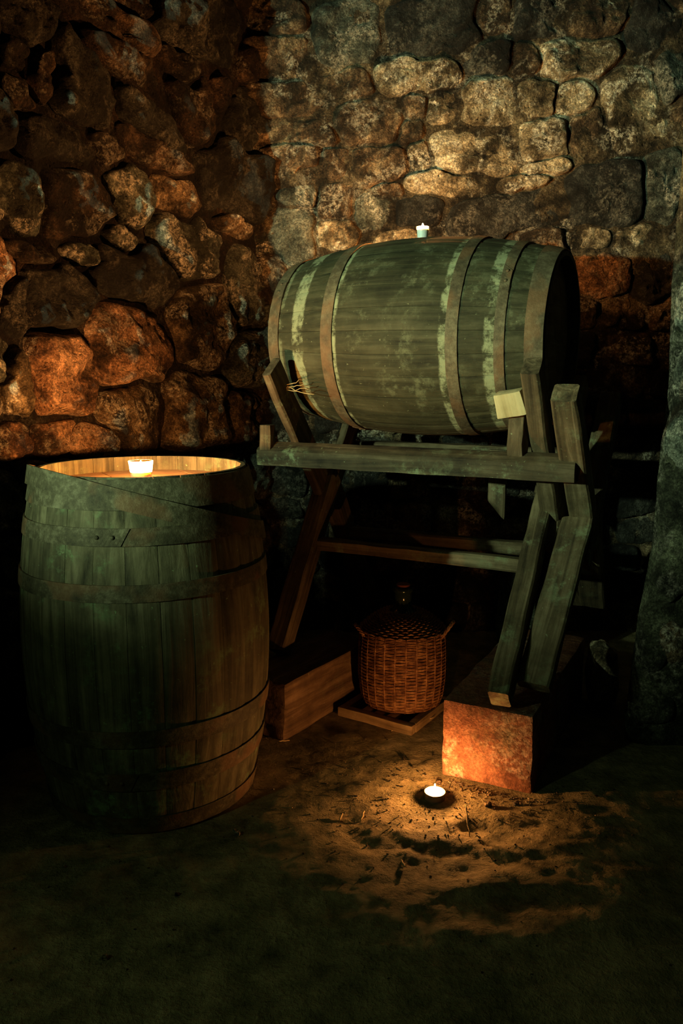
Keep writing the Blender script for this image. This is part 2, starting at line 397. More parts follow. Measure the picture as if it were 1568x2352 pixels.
BACK = [
 (505,130,85,85,0,'pale'),(632,135,140,90,0,'brown'),(600,45,190,85,0,'brown'),(800,75,150,120,0,'grey'),(1000,65,250,120,-6,'dark'),
 (1235,45,110,90,0,'dark'),(1130,40,90,85,0,'brown'),(1372,35,160,75,-8,'brown'),(1500,55,120,110,0,'dark'),(960,180,190,80,-6,'pale'),
 (1120,137,108,68,-5,'dark'),(1206,140,62,62,0,'brown'),(1320,135,170,90,-8,'pale'),(1120,235,125,108,0,'pale'),(1018,245,72,62,-20,'pale'),
 (1230,232,95,92,0,'pale'),(1315,230,78,72,0,'pale'),(1460,250,140,160,0,'pale'),(1545,180,70,150,0,'grey'),(850,275,170,90,0,'brown'),
 (655,235,240,75,0,'brown'),(800,200,110,70,0,'brown'),(680,303,180,62,0,'brown'),(672,372,150,80,0,'brown'),(765,372,68,72,0,'brown'),(865,378,130,80,-5,'brown'),
 (962,362,46,72,0,'pale'),(1090,352,190,112,0,'pale'),(1255,318,120,105,0,'pale'),(1350,305,85,110,0,'brown'),(1250,388,110,42,-6,'pale'),
 (1025,422,170,52,3,'pale'),(1200,422,115,46,-8,'pale'),(890,437,62,30,0,'brown'),(687,452,82,52,8,'grey'),(775,465,90,82,0,'brown'),
 (850,482,105,78,0,'grey'),(770,535,95,72,0,'pale'),(655,535,130,120,0,'grey'),(960,485,110,60,0,'dark'),(1170,492,240,105,-14,'dark'),
 (1392,450,178,130,-4,'dark'),(1522,430,90,150,0,'grey'),(1365,550,108,44,4,'pale'),(1457,552,110,58,-6,'pale'),(1388,640,120,95,0,'red'),
 (1495,650,90,130,0,'dark'),(940,300,60,60,0,'brown'),(950,245,70,50,0,'brown'),(700,400,60,40,0,'brown'),
 (620,640,60,110,0,'brown'),(1047,1217,100,100,0,'pale'),(900,1217,180,100,0,'brown'),(610,760,60,110,0,'grey'),
]
wall_left = build_wall('wall_left', CORNER, E_LEFT, -2.05, 0.03, -0.02, 3.05, LEFT, (0.26, 0.17), 'mortar_dark', (0.03, 0.06), ['dark', 'umber', 'umber', 'red'], ['dark', 'grey', 'brown'], 11.0, 0.007, 0.014, 1.55)
wall_back = build_wall('wall_back', CORNER, E_BACK, -0.05, 2.15, -0.02, 3.05, BACK, (0.24, 0.13), 'mortar', (0.010, 0.030), ['brown', 'brown', 'pale', 'dark'], ['dark', 'dark', 'brown'], 23.0, 0.002, 0.022, 1.35, 0.7)  # dark lower fill stones stand in for the shade behind the rack

# ------------------------------------------------------------------ wall end (pier) at the right
PY = 2.47
def build_pier():
    edge = []
    for (x, y) in ((1566, 150), (1550, 420), (1531, 660), (1524, 880), (1500, 1090), (1488, 1250), (1458, 1400), (1440, 1520), (1426, 1640)):
        p = at_y(x, y, PY + .03); edge.append((p.z, p.x))
    edge.sort()
    def ex(z):
        zs = [a for a, _ in edge]; xs = [b for _, b in edge]
        return float(np.interp(z, zs, xs))
    plan = [(0.36, 0.62), (0.30, 0.45), (0.22, 0.3), (0.13, 0.17), (0.06, 0.08), (0.015, 0.03), (0.02, -0.01), (0.07, -0.035)]
    plan += [(0.07 + 0.028 * i, -0.035 - 0.004 * i) for i in range(1, 26)]
    nz = 118; V = []; F = []; n = len(plan)
    for j in range(nz + 1):
        z = -0.02 + 3.05 * j / nz; bx = ex(z)
        for (px, py) in plan:
            p = Vector((bx + px, PY + py, z))
            hh = fbm(p, 4, 3, 4) * .025 + fbm(p, 13, 4, 9) * .014
            V.append(p + Vector((-.5, -.85, 0)) * hh)
    for j in range(nz):
        for i in range(n - 1): a = j * n + i; F.append((a, a + 1, a + n + 1, a + n))
    o = link('wall_right', mesh('wall_right', V, F), M['pier']); tag(o, kind='structure')
    rnd = random.Random(5)
    # face stones that show through the plaster
    for (x, y, w, h, kind) in ((1530, 1010, 70, 150, 'grey'), (1545, 1180, 80, 110, 'pier'), (1520, 1330, 90, 130, 'pier'), (1545, 1480, 100, 120, 'brown'),
                               (1490, 1500, 70, 110, 'pier'), (1500, 1630, 110, 100, 'pier'), (1560, 860, 50, 120, 'grey'), (1562, 700, 40, 130, 'grey')):
        c = at_y(x, y, PY - .04); c.x = max(c.x, ex(c.z) + w / FPX * PY * .5 + .01)
        NT, K = 26, 6; V = [(0, 0, 0)]; F = []; sd = rnd.random() * 50
        for q in range(K + 1):
            fr = q / K
            for k in range(NT):
                th = 2 * math.pi * k / NT
                r = fr * (1 + .22 * N.noise((math.cos(th) * 1.6 + sd, math.sin(th) * 1.6, sd)))
                X = r * math.cos(th) * w / 2 / FPX * PY; Z = r * math.sin(th) * h / 2 / FPX * PY
                hh = .016 * (1 - fr ** 4) ** .6 + fbm((X, Z, sd), 14, 4) * .010 - .03 * fr ** 6
                V.append((X, -hh, Z))
                if q == 0: V.pop(); break
        V[0] = (0, -.02, 0)
        for k in range(NT): F.append((0, 1 + k, 1 + (k + 1) % NT))
        for q in range(K - 1):
            a = 1 + q * NT; b = a + NT
            for k in range(NT): F.append((a + k, b + k, b + (k + 1) % NT, a + (k + 1) % NT))
        V = V[:1 + K * NT]
        link('stone', mesh('stone', V, F), M[kind], o, Matrix.Translation(c))
    return o
wall_right = build_pier()

# ------------------------------------------------------------------ floor
TEA = at_z(998, 1833, 0.0)
PITS = [(at_z(1135, 1915, 0), 0.055, 0.022, 1.7), (at_z(1060, 1990, 0), 0.07, 0.012, 2.2), (at_z(850, 1950, 0), 0.05, 0.010, 1.6),
        (at_z(1190, 2120, 0), 0.06, 0.014, 2.0), (at_z(960, 2030, 0), .06, .010, 2.0), (at_z(1250, 1890, 0), .05, .012, 1.4), (at_z(780, 1900, 0), .05, .008, 1.5)]
def floor_h(x, y):
    dx, dy = x - TEA.x, y - TEA.y; d = math.hypot(dx, dy)
    rough = math.exp(-(math.hypot(dx - .05, dy + .12) / .42) ** 2)
    far = math.exp(-(math.hypot(x - .55, y - 1.75) / .5) ** 2)
    h = fbm((x, y, 0), 3.2, 3, 2) * .006
    h += (fbm((x * .8, y * 1.3, 0), 13, 4, 8) * .0045 + fbm((x, y, 0), 34, 4, 5) * .0032) * (rough + .45 * far)
    h += fbm((x, y, 0), 60, 2, 5) * .0012
    h += .006 * math.exp(-((d - .22) / .05) ** 2) * (0.6 + .8 * N.noise((x * 6, y * 6, 3)))
    h += .004 * math.exp(-(math.hypot(dx, dy + .42) / .16) ** 2) * N.noise((x * 9, y * 14, 6))
    t = max(0.0, min(1.0, (d - .11) / .55)); h += .045 * t * t * (3 - 2 * t) * math.exp(-((x - .35) / .5) ** 2) * max(0.0, min(1.0, .5 - dy / .25))
    for (p, r, dp, st) in PITS:
        dp *= .42; q = ((x - p.x) / (r * st)) ** 2 + ((y - p.y) / r) ** 2
        h += -dp * math.exp(-q) + dp * .45 * math.exp(-(math.sqrt(q) - 1.6) ** 2 * 3)
    # trodden level under what stands on it
    k = 1.0
    for (cx, cy, r) in ((-.56, 2.2, .34), (.43, 2.18, .14), (.5, 2.4, .16), (.62, 2.7, .2), (-.3, 2.6, .25), (.21, 2.7, .22), (TEA.x, TEA.y, .075)):
        q = math.hypot(x - cx, y - cy)
        k = min(k, max(0.0, min(1.0, (q - r) / .06)))
    return h * k
def build_floor():
    xs = [-2.4 + .05 * i for i in range(32)] + [-.8 + .0125 * i for i in range(160)] + [1.2 + .05 * i for i in range(22)]
    ys = [0.5 + .03 * i for i in range(20)] + [1.1 + .0125 * i for i in range(136)] + [2.8 + .04 * i for i in range(24)]
    V = [(x, y, floor_h(x, y)) for y in ys for x in xs]; n = len(xs); F = []
    for j in range(len(ys) - 1):
        for i in range(n - 1): a = j * n + i; F.append((a, a + 1, a + n + 1, a + n))
    k = len(V)
    V += [(xs[0], ys[0], -.1), (xs[-1], ys[0], -.1), (xs[-1], ys[-1], -.1), (xs[0], ys[-1], -.1)]; F.append((k, k + 3, k + 2, k + 1))
    o = link('floor', mesh('floor', V, F), M['floor']); tag(o, kind='structure')
build_floor()

# ------------------------------------------------------------------ barrels
def make_barrel(root, H, rh, rb, nst, hoops, wood, hoop_mat, head_mat, label_heads=None, lap0=0.0, seed=1):
    rnd = random.Random(seed)
    R = lambda z: rb - (rb - rh) * ((z - H / 2) / (H / 2)) ** 2
    th = .026; half = math.pi / nst - .0016; NZ, NA = 22, 6
    V = []; F = []
    for j in range(NZ + 1):
        z = H * j / NZ
        for i in range(NA + 1):
            f = i / NA * 2 - 1; r = R(z) - .0016 * abs(f) ** 6 - (.004 if j in (0, NZ) else 0)
            V.append((r * math.cos(f * half), r * math.sin(f * half), z))
    for j in range(NZ + 1):
        z = H * j / NZ
        for f in (-1, 1):
            r = R(z) - th + (.010 if j in (0, NZ) else 0); V.append((r * math.cos(f * half), r * math.sin(f * half), z))
    n = NA + 1; b0 = (NZ + 1) * n
    for j in range(NZ):
        for i in range(NA): a = j * n + i; F.append((a, a + 1, a + n + 1, a + n))
        q = b0 + j * 2; F.append((q, q + 2, q + 3, q + 1))
        a = j * n; F.append((a, a + n, q + 2, q)); a = j * n + NA; F.append((a, q + 1, q + 3, a + n))
    F.append((b0, b0 + 1) + tuple(range(NA, -1, -1)))
    t = NZ * n; q = b0 + NZ * 2; F.append(tuple(range(t, t + NA + 1)) + (q + 1, q))
    me = mesh('stave', V, F); fix_normals(me); sharp(me, 50)
    for k in range(nst):
        s = 1 + rnd.uniform(-.0025, .0015)
        link('stave', me, wood, root, Matrix.Rotation(2 * math.pi * (k + .37) / nst, 4, 'Z') @ Matrix.Diagonal((s, s, 1, 1)))
    # heads of jointed boards, set below the chime
    for zc, flip in ((H - .043, 1), (.043 - .0, -1)):
        rr = R(zc) - th + .004; cuts = [-rr, -rr * .62, -rr * .22, rr * .2, rr * .6, rr]
        for a, b in zip(cuts[:-1], cuts[1:]):
            a += .0012; b -= .0012; P = []
            for i in range(9):
                x = a + (b - a) * i / 8; P.append((x, math.sqrt(max(0, rr * rr - x * x))))
            for i in range(9):
                x = b + (a - b) * i / 8; P.append((x, -math.sqrt(max(0, rr * rr - x * x))))
            z0, z1 = zc - .018 * (flip > 0), zc + .018 * (flip < 0)
            V = [(x, y, z0) for x, y in P] + [(x, y, z1) for x, y in P]; m = len(P)
            F = [tuple(range(m))[::-1], tuple(range(m, 2 * m))] + [(i, (i + 1) % m, m + (i + 1) % m, m + i) for i in range(m)]
            me2 = mesh('head_board', V, F, False); fix_normals(me2)
            link('head_board', me2, head_mat, root, Matrix.Rotation(.5, 4, 'Z'))
    for hi, (z0, z1) in enumerate(hoops):
        nA = 96; V = []; F = []
        for k in range(nA):
            a = 2 * math.pi * k / nA; w = .0012 * N.noise((math.cos(a) * 3, math.sin(a) * 3, hi * 5))
            for (z, e) in ((z0, .0005), (z0, .0042), ((z0 + z1) / 2, .0046), (z1, .0042), (z1, .0005)):
                r = R(min(max(z, 0), H)) + e + max(0, w); V.append((r * math.cos(a), r * math.sin(a), z + w))
        for k in range(nA):
            for i in range(5): F.append((k * 5 + i, ((k + 1) % nA) * 5 + i, ((k + 1) % nA) * 5 + (i + 1) % 5, k * 5 + (i + 1) % 5))
        me3 = mesh('hoop', V, F); fix_normals(me3); sharp(me3, 40)
        ho = link('hoop', me3, hoop_mat, root)
        # riveted lap of the hoop
        a0 = lap0 + hi * 2.1; V = []; F = []
        for i in range(9):
            for (z, sk) in ((z0 + .001, 0), (z1 - .001, .07)):
                a = a0 + .26 * i / 8 + sk
                for e in (.004, .0066): r = R(z) + e; V.append((r * math.cos(a), r * math.sin(a), z))
        for i in range(8):
            q = i * 4; F += [(q + 1, q + 3, q + 7, q + 5), (q, q + 4, q + 6, q + 2), (q, q + 1, q + 5, q + 4), (q + 2, q + 6, q + 7, q + 3)]
        F += [(0, 2, 3, 1), (32, 33, 35, 34)]
        me4 = mesh('hoop_lap', V, F, False); fix_normals(me4); link('hoop_lap', me4, hoop_mat, ho)
        for ra in (a0 + .08, a0 + .2):
            zc = (z0 + z1) / 2; r = R(zc) + .006; V, F = lathe([(.006, 0), (.005, .0025), (.002, .004)], 10)
            mt = Matrix.Rotation(ra, 4, 'Z') @ Matrix.Translation((r, 0, zc)) @ Matrix.Rotation(math.pi / 2, 4, 'Y')
            link('rivet', mesh('rivet', V, F), hoop_mat, ho, mt)
    return R

# upright barrel at the left
LBX, LBY = -0.56, 2.2
lb = empty('wine_barrel', (LBX, LBY, 0.004), None, 'upright mossy wine barrel on the floor with a candle glass on its sunken lid', 'barrel', 'old wine barrels')
M['barrel_left'] = wood_mat('upright_barrel_oak', (0.024, 0.023, 0.013), (0.085, 0.078, 0.042), (0.18, 0.165, 0.095), lb, 0.9, (0.17, 0.27, 0.13), rnd=0.16)
M['head_left'] = wood_mat('barrel_lid_oak', (0.12, 0.07, 0.035), (0.28, 0.18, 0.10), (0.42, 0.3, 0.18), lb, 0.4, (0.3, 0.34, 0.2), axis='x')
RL = make_barrel(lb, .95, .291, .348, 26, [(.003, .051), (.138, .188), (.264, .310), (.647, .690), (.785, .829), (.872, .946)],
                 M['barrel_left'], M['hoop_dark'], M['head_left'], lap0=2.4, seed=3)
def loose_hoop():
    nA = 110; V = []; F = []
    for k in range(nA):
        a = 2 * math.pi * k / nA; x, y = math.cos(a), math.sin(a)
        top = .870 - .26 * .3 * x - .20 * .3 * y
        for (dz, e) in ((-.05, .006), (-.05, .010), (0, .010), (0, .006)):
            z = top + dz; r = RL(min(z, .95)) + e + .002; V.append((r * x, r * y, z))
    for k in range(nA):
        for i in range(4): F.append((k * 4 + i, ((k + 1) % nA) * 4 + i, ((k + 1) % nA) * 4 + (i + 1) % 4, k * 4 + (i + 1) % 4))
    m = mesh('loose_hoop', V, F); fix_normals(m); sharp(m, 40)
    o = link('loose_hoop', m, M['hoop_dark'], lb); o['label'] = 'slipped iron hoop hanging askew around the barrel top'
loose_hoop()

# barrel lying on the rack
T = 0.475
RC = Vector((0.302, 2.89, 0))
RU = Vector((math.cos(T), -math.sin(T), 0)); RN = Vector((-math.sin(T), -math.cos(T), 0))
def rk(s, o, z): return RC + RU * s + RN * o + UP * z
BZ, BL = 1.339, .982
tilt = -.02
tb = empty('wine_barrel', rk(0, 0, BZ) - RU * (BL / 2), None, 'old barrel lying on its side on the wooden rack, grey deposits along its hoops', 'barrel', 'old wine barrels')
ax = Vector((RU.x * math.cos(tilt), RU.y * math.cos(tilt), math.sin(tilt)))
bx_ = RN.copy(); by_ = ax.cross(bx_)
tb.matrix_world = Matrix((( bx_.x, by_.x, ax.x, 0), (bx_.y, by_.y, ax.y, 0), (bx_.z, by_.z, ax.z, 0), (0, 0, 0, 1)))
tb.location = rk(0, 0, BZ) - ax * (BL / 2)
h2 = BL / 2
M['barrel_top'] = wood_mat('lying_barrel_oak', (0.010, 0.010, 0.005), (0.032, 0.031, 0.015), (0.066, 0.062, 0.034), tb, 0.6, (0.14, 0.15, 0.088),
    bands=((h2 - .378, h2 - .330, .85, .03), (h2 - .206, h2 - .192, .9, .008), (h2 + .174, h2 + .200, .9, .018), (h2 + .312, h2 + .350, .9, .03), (h2 - .440, h2 - .425, .4, .02)), rnd=0.10)
M['head_top'] = wood_mat('barrel_head_oak', (0.03, 0.022, 0.015), (0.08, 0.06, 0.035), (0.14, 0.11, 0.07), tb, 0.3, axis='x')
make_barrel(tb, BL, .278, .345, 28, [(h2 - .490, h2 - .441), (h2 - .251, h2 - .206), (h2 + .196, h2 + .234), (h2 + .345, h2 + .376), (h2 + .434, h2 + .488)],
            M['barrel_top'], M['hoop'], M['head_top'], lap0=-.75, seed=9)

# ------------------------------------------------------------------ rack
rack = empty('barrel_rack', RC, (0, 0, -T), 'rough timber rack on splayed legs carrying the lying barrel', 'rack')
def member(name, p0, p1, w, d, wdir=(1, 0, 0), mat=None, slant0=0.0, slant1=0.0, parent=rack, wob=.004, seed=0, bevel=.006, seg=14, sec=None):
    """timber from p0 to p1 in rack coordinates (s along barrel, o to the front, z); w across, d deep"""
    A = Vector((p0[0], -p0[1], p0[2])); B = Vector((p1[0], -p1[1], p1[2]))
    z = (B - A); L = z.length; z.normalize(); x = Vector(wdir); x = (x - z * x.dot(z)).normalized(); y = z.cross(x)
    m4 = Matrix(((x.x, y.x, z.x, A.x), (x.y, y.y, z.y, A.y), (x.z, y.z, z.z, A.z), (0, 0, 0, 1)))
    c = bevel; hw, hd = w / 2, d / 2
    sec = sec or [(-hw + c, -hd), (0, -hd), (hw - c, -hd), (hw, -hd + c), (hw, 0), (hw, hd - c), (hw - c, hd), (0, hd), (-hw + c, hd), (-hw, hd - c), (-hw, 0), (-hw, -hd + c)]
    V = []; F = []; n = len(sec)
    for j in range(seg + 1):
        f = j / seg
        for (a, b) in sec:
            q = Vector((a * 18, b * 18, f * L * 9 + seed * 13.1)); k = N.noise(q) * wob; k2 = N.noise(q + Vector((9, 4, 1))) * wob
            zz = f * L + (slant0 * a / hw * (1 - f) if f < .5 else slant1 * a / hw * f)
            e = (1 - .04 * (j in (0, seg)))
            V.append((a * e + k, b * e + k2, zz))
    for j in range(seg):
        for i in range(n): F.append((j * n + i, j * n + (i + 1) % n, (j + 1) * n + (i + 1) % n, (j + 1) * n + i))
    F.append(tuple(range(n))[::-1]); F.append(tuple(seg * n + i for i in range(n)))
    me = mesh(name, V, F); fix_normals(me); sharp(me, 35)
    return link(name, me, mat or M['rack'], parent, m4)
# long beams
BSEC = [(-.03, -.050), (-.03, 0), (-.028, .036), (0, .040), (.026, .040), (.031, .036), (.045, .014), (.056, -.010), (.052, -.046), (.046, -.052), (.01, -.054)]
member('beam', (-.536, .262, .912), (.603, .262, .912), .056, .076, (0, 0, 1), seed=1, wob=.004, seg=26, sec=BSEC)
member('beam', (-.50, -.262, .912), (.60, -.262, .912), .056, .076, (0, 0, 1), seed=2, seg=20)
# trestles: (s, post foot/top, leg top/foot)
def trestle(s, post_top, post_foot, sl, leg_top, leg_foot, wp, dp, wl, dl, sd, side=1, cut=.02):
    g = side
    member('post', (s, g * post_foot[0], post_foot[1]), (s, g * post_top[0], post_top[1]), wp, dp, seed=sd, slant0=-cut)
    member('leg', (sl[1], g * leg_foot[0], leg_foot[1]), (sl[0], g * leg_top[0], leg_top[1]), wl, dl, seed=sd + 1, slant1=.012)
trestle(.480, (.375, 1.232), (-.105, .585), (.447, .480), (-.03, .785), (.600, .283), .056, .085, .062, .075, 11, cut=.05)
trestle(.487, (.345, 1.185), (-.06, .62), (.425, .472), (.085, .83), (.60, .280), .056, .085, .062, .075, 15, -1)
trestle(.592, (.435, 1.155), (-.15, .54), (.580, .553), (.075, .735), (.50, .300), .075, .075, .098, .05, 21, cut=.05)
trestle(.592, (.40, 1.12), (-.09, .60), (.580, .553), (.075, .735), (.50, .300), .075, .075, .098, .05, 25, -1)
trestle(-.405, (.40, 1.235), (-.06, .66), (-.40, -.40), (.0, .80), (.385, .215), .034, .10, .075, .075, 31)
trestle(-.405, (.40, 1.235), (-.06, .66), (-.40, -.40), (.0, .80), (.385, .215), .034, .10, .075, .075, 35, -1)
member('stub_post', (-.50, .28, .94), (-.50, .28, 1.03), .045, .05, seed=41)
member('stretcher', (-.42, .135, .575), (.44, .135, .575), .045, .05, (0, 0, 1), seed=42)
member('stretcher', (-.42, -.135, .575), (.39, -.135, .575), .045, .05, (0, 0, 1), seed=43)
member('hanger', (.222, -.21, .70), (.222, -.21, .93), .07, .03, (1, 0, 0), seed=44, slant0=-.035)

# wedge and chock between barrel and post
def rough_box(sz, seed, amp=.006, cuts=5, bev=.012, taper=0.0):
    bm = bmesh.new(); bmesh.ops.create_cube(bm, size=1.0)
    for v in bm.verts: v.co = Vector((v.co.x * sz[0], v.co.y * sz[1], v.co.z * sz[2]))
    for v in bm.verts:
        if v.co.z > 0: v.co.x *= 1 - taper; v.co.y *= 1 - taper
    bmesh.ops.bevel(bm, geom=bm.edges[:], offset=bev, segments=2, profile=.6, affect='EDGES')
    bmesh.ops.subdivide_edges(bm, edges=[e for e in bm.edges if e.calc_length() > bev * 2.2], cuts=cuts, use_grid_fill=True)
    for v in bm.verts:
        q = v.co * 11 + Vector((seed * 7.3, seed, -seed)); k = N.noise_vector(q) * amp + N.noise_vector(q * 3.3) * amp * .4
        v.co += k
    bmesh.ops.recalc_face_normals(bm, faces=bm.faces)
    me = bpy.data.meshes.new('rough'); bm.to_mesh(me); bm.free()
    me.polygons.foreach_set('use_smooth', [True] * len(me.polygons)); sharp(me, 32); return me
def rackm(s, o, z, ang=0.0, tiltx=0.0, tilty=0.0):
    return Matrix.Translation(rk(s, o, z)) @ Matrix.Rotation(-T + ang, 4, 'Z') @ Matrix.Rotation(tiltx, 4, 'X') @ Matrix.Rotation(tilty, 4, 'Y')
w = link('wood_wedge', rough_box((.095, .07, .075), 3, .004, 3, .005, .1), M['fresh'], None, rackm(.402, .292, 1.122, 0, .25, -.2))
tag(w, 'pale freshly sawn wood wedge jammed between the lying barrel and a rack post', 'wedge')
w = link('wood_chock', rough_box((.05, .055, .135), 4, .010, 3, .006), M['rack'], None, rackm(.418, .262, 1.024, 0, .05, .04))
tag(w, 'mossy upright wood chock standing on the front beam under the pale wedge', 'chock')

# ------------------------------------------------------------------ stone block, timber sleeper, rock
sb = link('stone_block', rough_box((.275, .80, .245), 5, .006, 9, .012), M['block'], None, rackm(.44, .185, .122))
tag(sb, 'large squared reddish stone block under the right legs of the rack', 'stone block')
ts = link('timber_sleeper', rough_box((.20, .55, .205), 6, .007, 8, .014), M['sleeper'], None,
          rackm(-.305, .335, .102, -.10) @ Matrix.Identity(4))
tag(ts, 'thick squared timber sleeper under the left legs of the rack', 'timber')
def rock(name, loc, size, seed, mat, label, cat, group=None):
    bm = bmesh.new(); bmesh.ops.create_icosphere(bm, subdivisions=4, radius=1)
    for v in bm.verts:
        d = v.co.normalized(); k = max(abs(d.x), abs(d.y), abs(d.z)); r = 0.55 + .45 / k * .8
        r *= 1 + .16 * N.noise(d * 1.7 + Vector((seed, 0, 0))) + .06 * N.noise(d * 5 + Vector((seed, 3, 0)))
        v.co = Vector((d.x * r * size[0], d.y * r * size[1], d.z * r * size[2]))
    me = bpy.data.meshes.new(name); bm.to_mesh(me); bm.free(); me.polygons.foreach_set('use_smooth', [True] * len(me.polygons))
    o = link(name, me, mat, None, Matrix.Translation(loc)); return tag(o, label, cat, group)
rock('rubble_stone', (.955, 2.74, .125), (.055, .08, .13), 4.0, M['pale'], 'pale rubble stone beside the right wall end', 'stone')  # set pale to make up for dim lamp light; green is the lamps' tint
rock('rubble_stone', (.70, 3.02, .27), (.085, .05, .27), 9.0, M['pier'], 'upright stone slab behind the right legs of the rack', 'stone')

# ------------------------------------------------------------------ candles
def flame(parent, z, h, r, mat):
    prof = [(.0006, 0), (r * .75, h * .14), (r, h * .3), (r * .8, h * .5), (r * .42, h * .76), (.0005, h)]
    V, F = lathe(prof, 14); return link('flame', mesh('flame', V, F), mat, parent, Matrix.Translation((0, 0, z)))
def candle(name, loc, r0, r1, h, wall, wax_h, flame_z, fh, fr, fm, cup, label, group=None):
    e = empty(name, loc, None, label, 'candle', group)
    V, F = lathe([(r0, 0), (r1, h), (r1 - wall, h), (r0 - wall * .9, .003)], 40)
    m = mesh('cup', V, F); fix_normals(m); sharp(m, 40); link('cup', m, cup, e)
    ra = r0 - wall - .0008; rb2 = r0 + (r1 - r0) * wax_h / h - wall - .0008
    V, F = lathe([(ra, .0035), (rb2, wax_h - .001), (rb2 - .002, wax_h), (.004, wax_h - .0015)], 32)
    m = mesh('wax', V, F); fix_normals(m); link('wax', m, M['wax'], e)
    V, F = lathe([(.0011, wax_h - .003), (.001, flame_z + .003)], 8); link('wick', mesh('wick', V, F), M['wick'], e)
    flame(e, flame_z, fh, fr, fm); return e
FM1 = flame_mat('flame_floor', 4600); FM2 = flame_mat('flame_lid', 29000); FM3 = flame_mat('flame_barrel', 64000)
candle('tea_light', (TEA.x, TEA.y, -.006), .029, .030, .027, .0012, .020, .0265, .024, .0045, FM1, M['tin'], 'white tea light burning on the earth floor before the stone block')
candle('glass_candle', (LBX, LBY - .02, .911), .026, .034, .058, .0022, .030, .035, .024, .0045, FM2, M['frosted'], 'tapered glass with a burning candle on the lid of the upright barrel')
ctop = rk(-.017, 0, BZ + .345)
candle('glass_candle', (ctop.x, ctop.y, ctop.z + .0005), .018, .021, .0402, .0018, .0345, .0368, .015, .0042, FM3, M['wax'], 'small burning candle glass on top of the lying barrel')

# ------------------------------------------------------------------ wicker demijohn on its frame
DC = Vector((.222, 2.735, 0))
fr0 = Vector((.237, 2.492, 0)); d1 = Vector((-.836, .549, 0)).normalized(); d2 = Vector((.549, .836, 0)).normalized(); LP = .30
pal = empty('wooden_pallet', fr0 + (d1 + d2) * LP / 2, None, 'small square wooden pallet under the wicker demijohn', 'pallet')
def bar(name, a, b, w, h, z, sd, mat):
    c = pal.location; A, B = a - c, b - c; x = (B - A); L = x.length; ang = math.atan2(x.y, x.x)
    me = rough_box((L, w, h), sd, .002, 4, .003)
    link(name, me, mat, pal, Matrix.Translation(((A + B) / 2) + Vector((0, 0, z))) @ Matrix.Rotation(ang, 4, 'Z'))
bar('rail', fr0 + d2 * .015, fr0 + d1 * LP + d2 * .015, .03, .034, .018, 1, M['pallet'])
bar('rail', fr0 + d2 * (LP - .015), fr0 + d1 * LP + d2 * (LP - .015), .03, .034, .018, 2, M['pallet'])
bar('rail', fr0 + d1 * .015 + d2 * .032, fr0 + d1 * .015 + d2 * (LP - .032), .03, .034, .018, 3, M['pallet'])
bar('rail', fr0 + d1 * (LP - .015) + d2 * .032, fr0 + d1 * (LP - .015) + d2 * (LP - .032), .03, .034, .018, 4, M['pallet'])
for i in range(3):
    q = .10 + .05 * i
    bar('slat', fr0 + d2 * .032 + d1 * q, fr0 + d1 * q + d2 * (LP - .032), .035, .014, .027, 6 + i, M['pallet'])

dj = empty('demijohn', DC + Vector((0, 0, .035)), None, 'wicker covered demijohn bottle standing on the small pallet under the rack', 'demijohn')
V, F = lathe([(.10, .006), (.138, .02), (.147, .09), (.148, .17), (.142, .235), (.12, .275), (.085, .305), (.05, .33), (.034, .35), (.03, .37), (.03, .405), (.036, .408), (.036, .42), (.028, .422)], 40)
link('bottle', mesh('bottle', V, F), M['bottle'], dj)
V, F = lathe([(.024, .415), (.026, .432), (.02, .436)], 20); link('stopper', mesh('stopper', V, F), M['cork'], dj)
def rbk(z): return float(np.interp(z, [0, .03, .10, .20, .27], [.138, .149, .158, .158, .153]))
def weave():
    NS = 26; V = []; F = []; rows = 46; hgt = .27
    for i in range(rows):
        z = .004 + hgt * i / (rows - 1); pts = []
        for k in range(NS * 4):
            a = 2 * math.pi * k / (NS * 4)
            r = rbk(z) + (.0017) * math.cos(NS / 2 * a * 1.0 + math.pi * (i % 2)) + .001 * N.noise((a * 5, i * 3, 1))
            pts.append((r * math.cos(a), r * math.sin(a), z + .0012 * N.noise((a * 3, i * 2.1, 7))))
        v, f = tube(pts, .0027 + .0005 * N.noise((i * 1.7, 0, 0)), 5, True); o = len(V); V += v; F += [tuple(q + o for q in t) for t in f]
    # shoulder weave towards the neck
    for i in range(16):
        q = i / 15; z = .275 + .060 * math.sin(q * math.pi / 2); rr = .152 - .100 * q; pts = []
        for k in range(NS * 2):
            a = 2 * math.pi * k / (NS * 2); r = rr + .002 * math.cos(k * math.pi + math.pi * (i % 2)); pts.append((r * math.cos(a), r * math.sin(a), z + .003 * math.cos(k * math.pi + math.pi * i)))
        v, f = tube(pts, .0033, 5, True); o = len(V); V += v; F += [tuple(q_ + o for q_ in t) for t in f]
    m = mesh('wicker_weave', V, F); o = link('wicker_weave', m, M['wicker'], dj); o['kind'] = 'stuff'
    V = []; F = []
    for k in range(NS):
        a = 2 * math.pi * (k + .5) / NS; s = 1 if k % 2 else -1
        pts = [((rbk(z) + .001) * math.cos(a), (rbk(z) + .001) * math.sin(a), z) for z in np.linspace(0, .275, 9)]
        v, f = tube(pts, .0028, 5); o = len(V); V += v; F += [tuple(q + o for q in t) for t in f]
    o = link('basket_stake', mesh('basket_stake', V, F), M['wicker'], dj); o['kind'] = 'stuff'
weave()
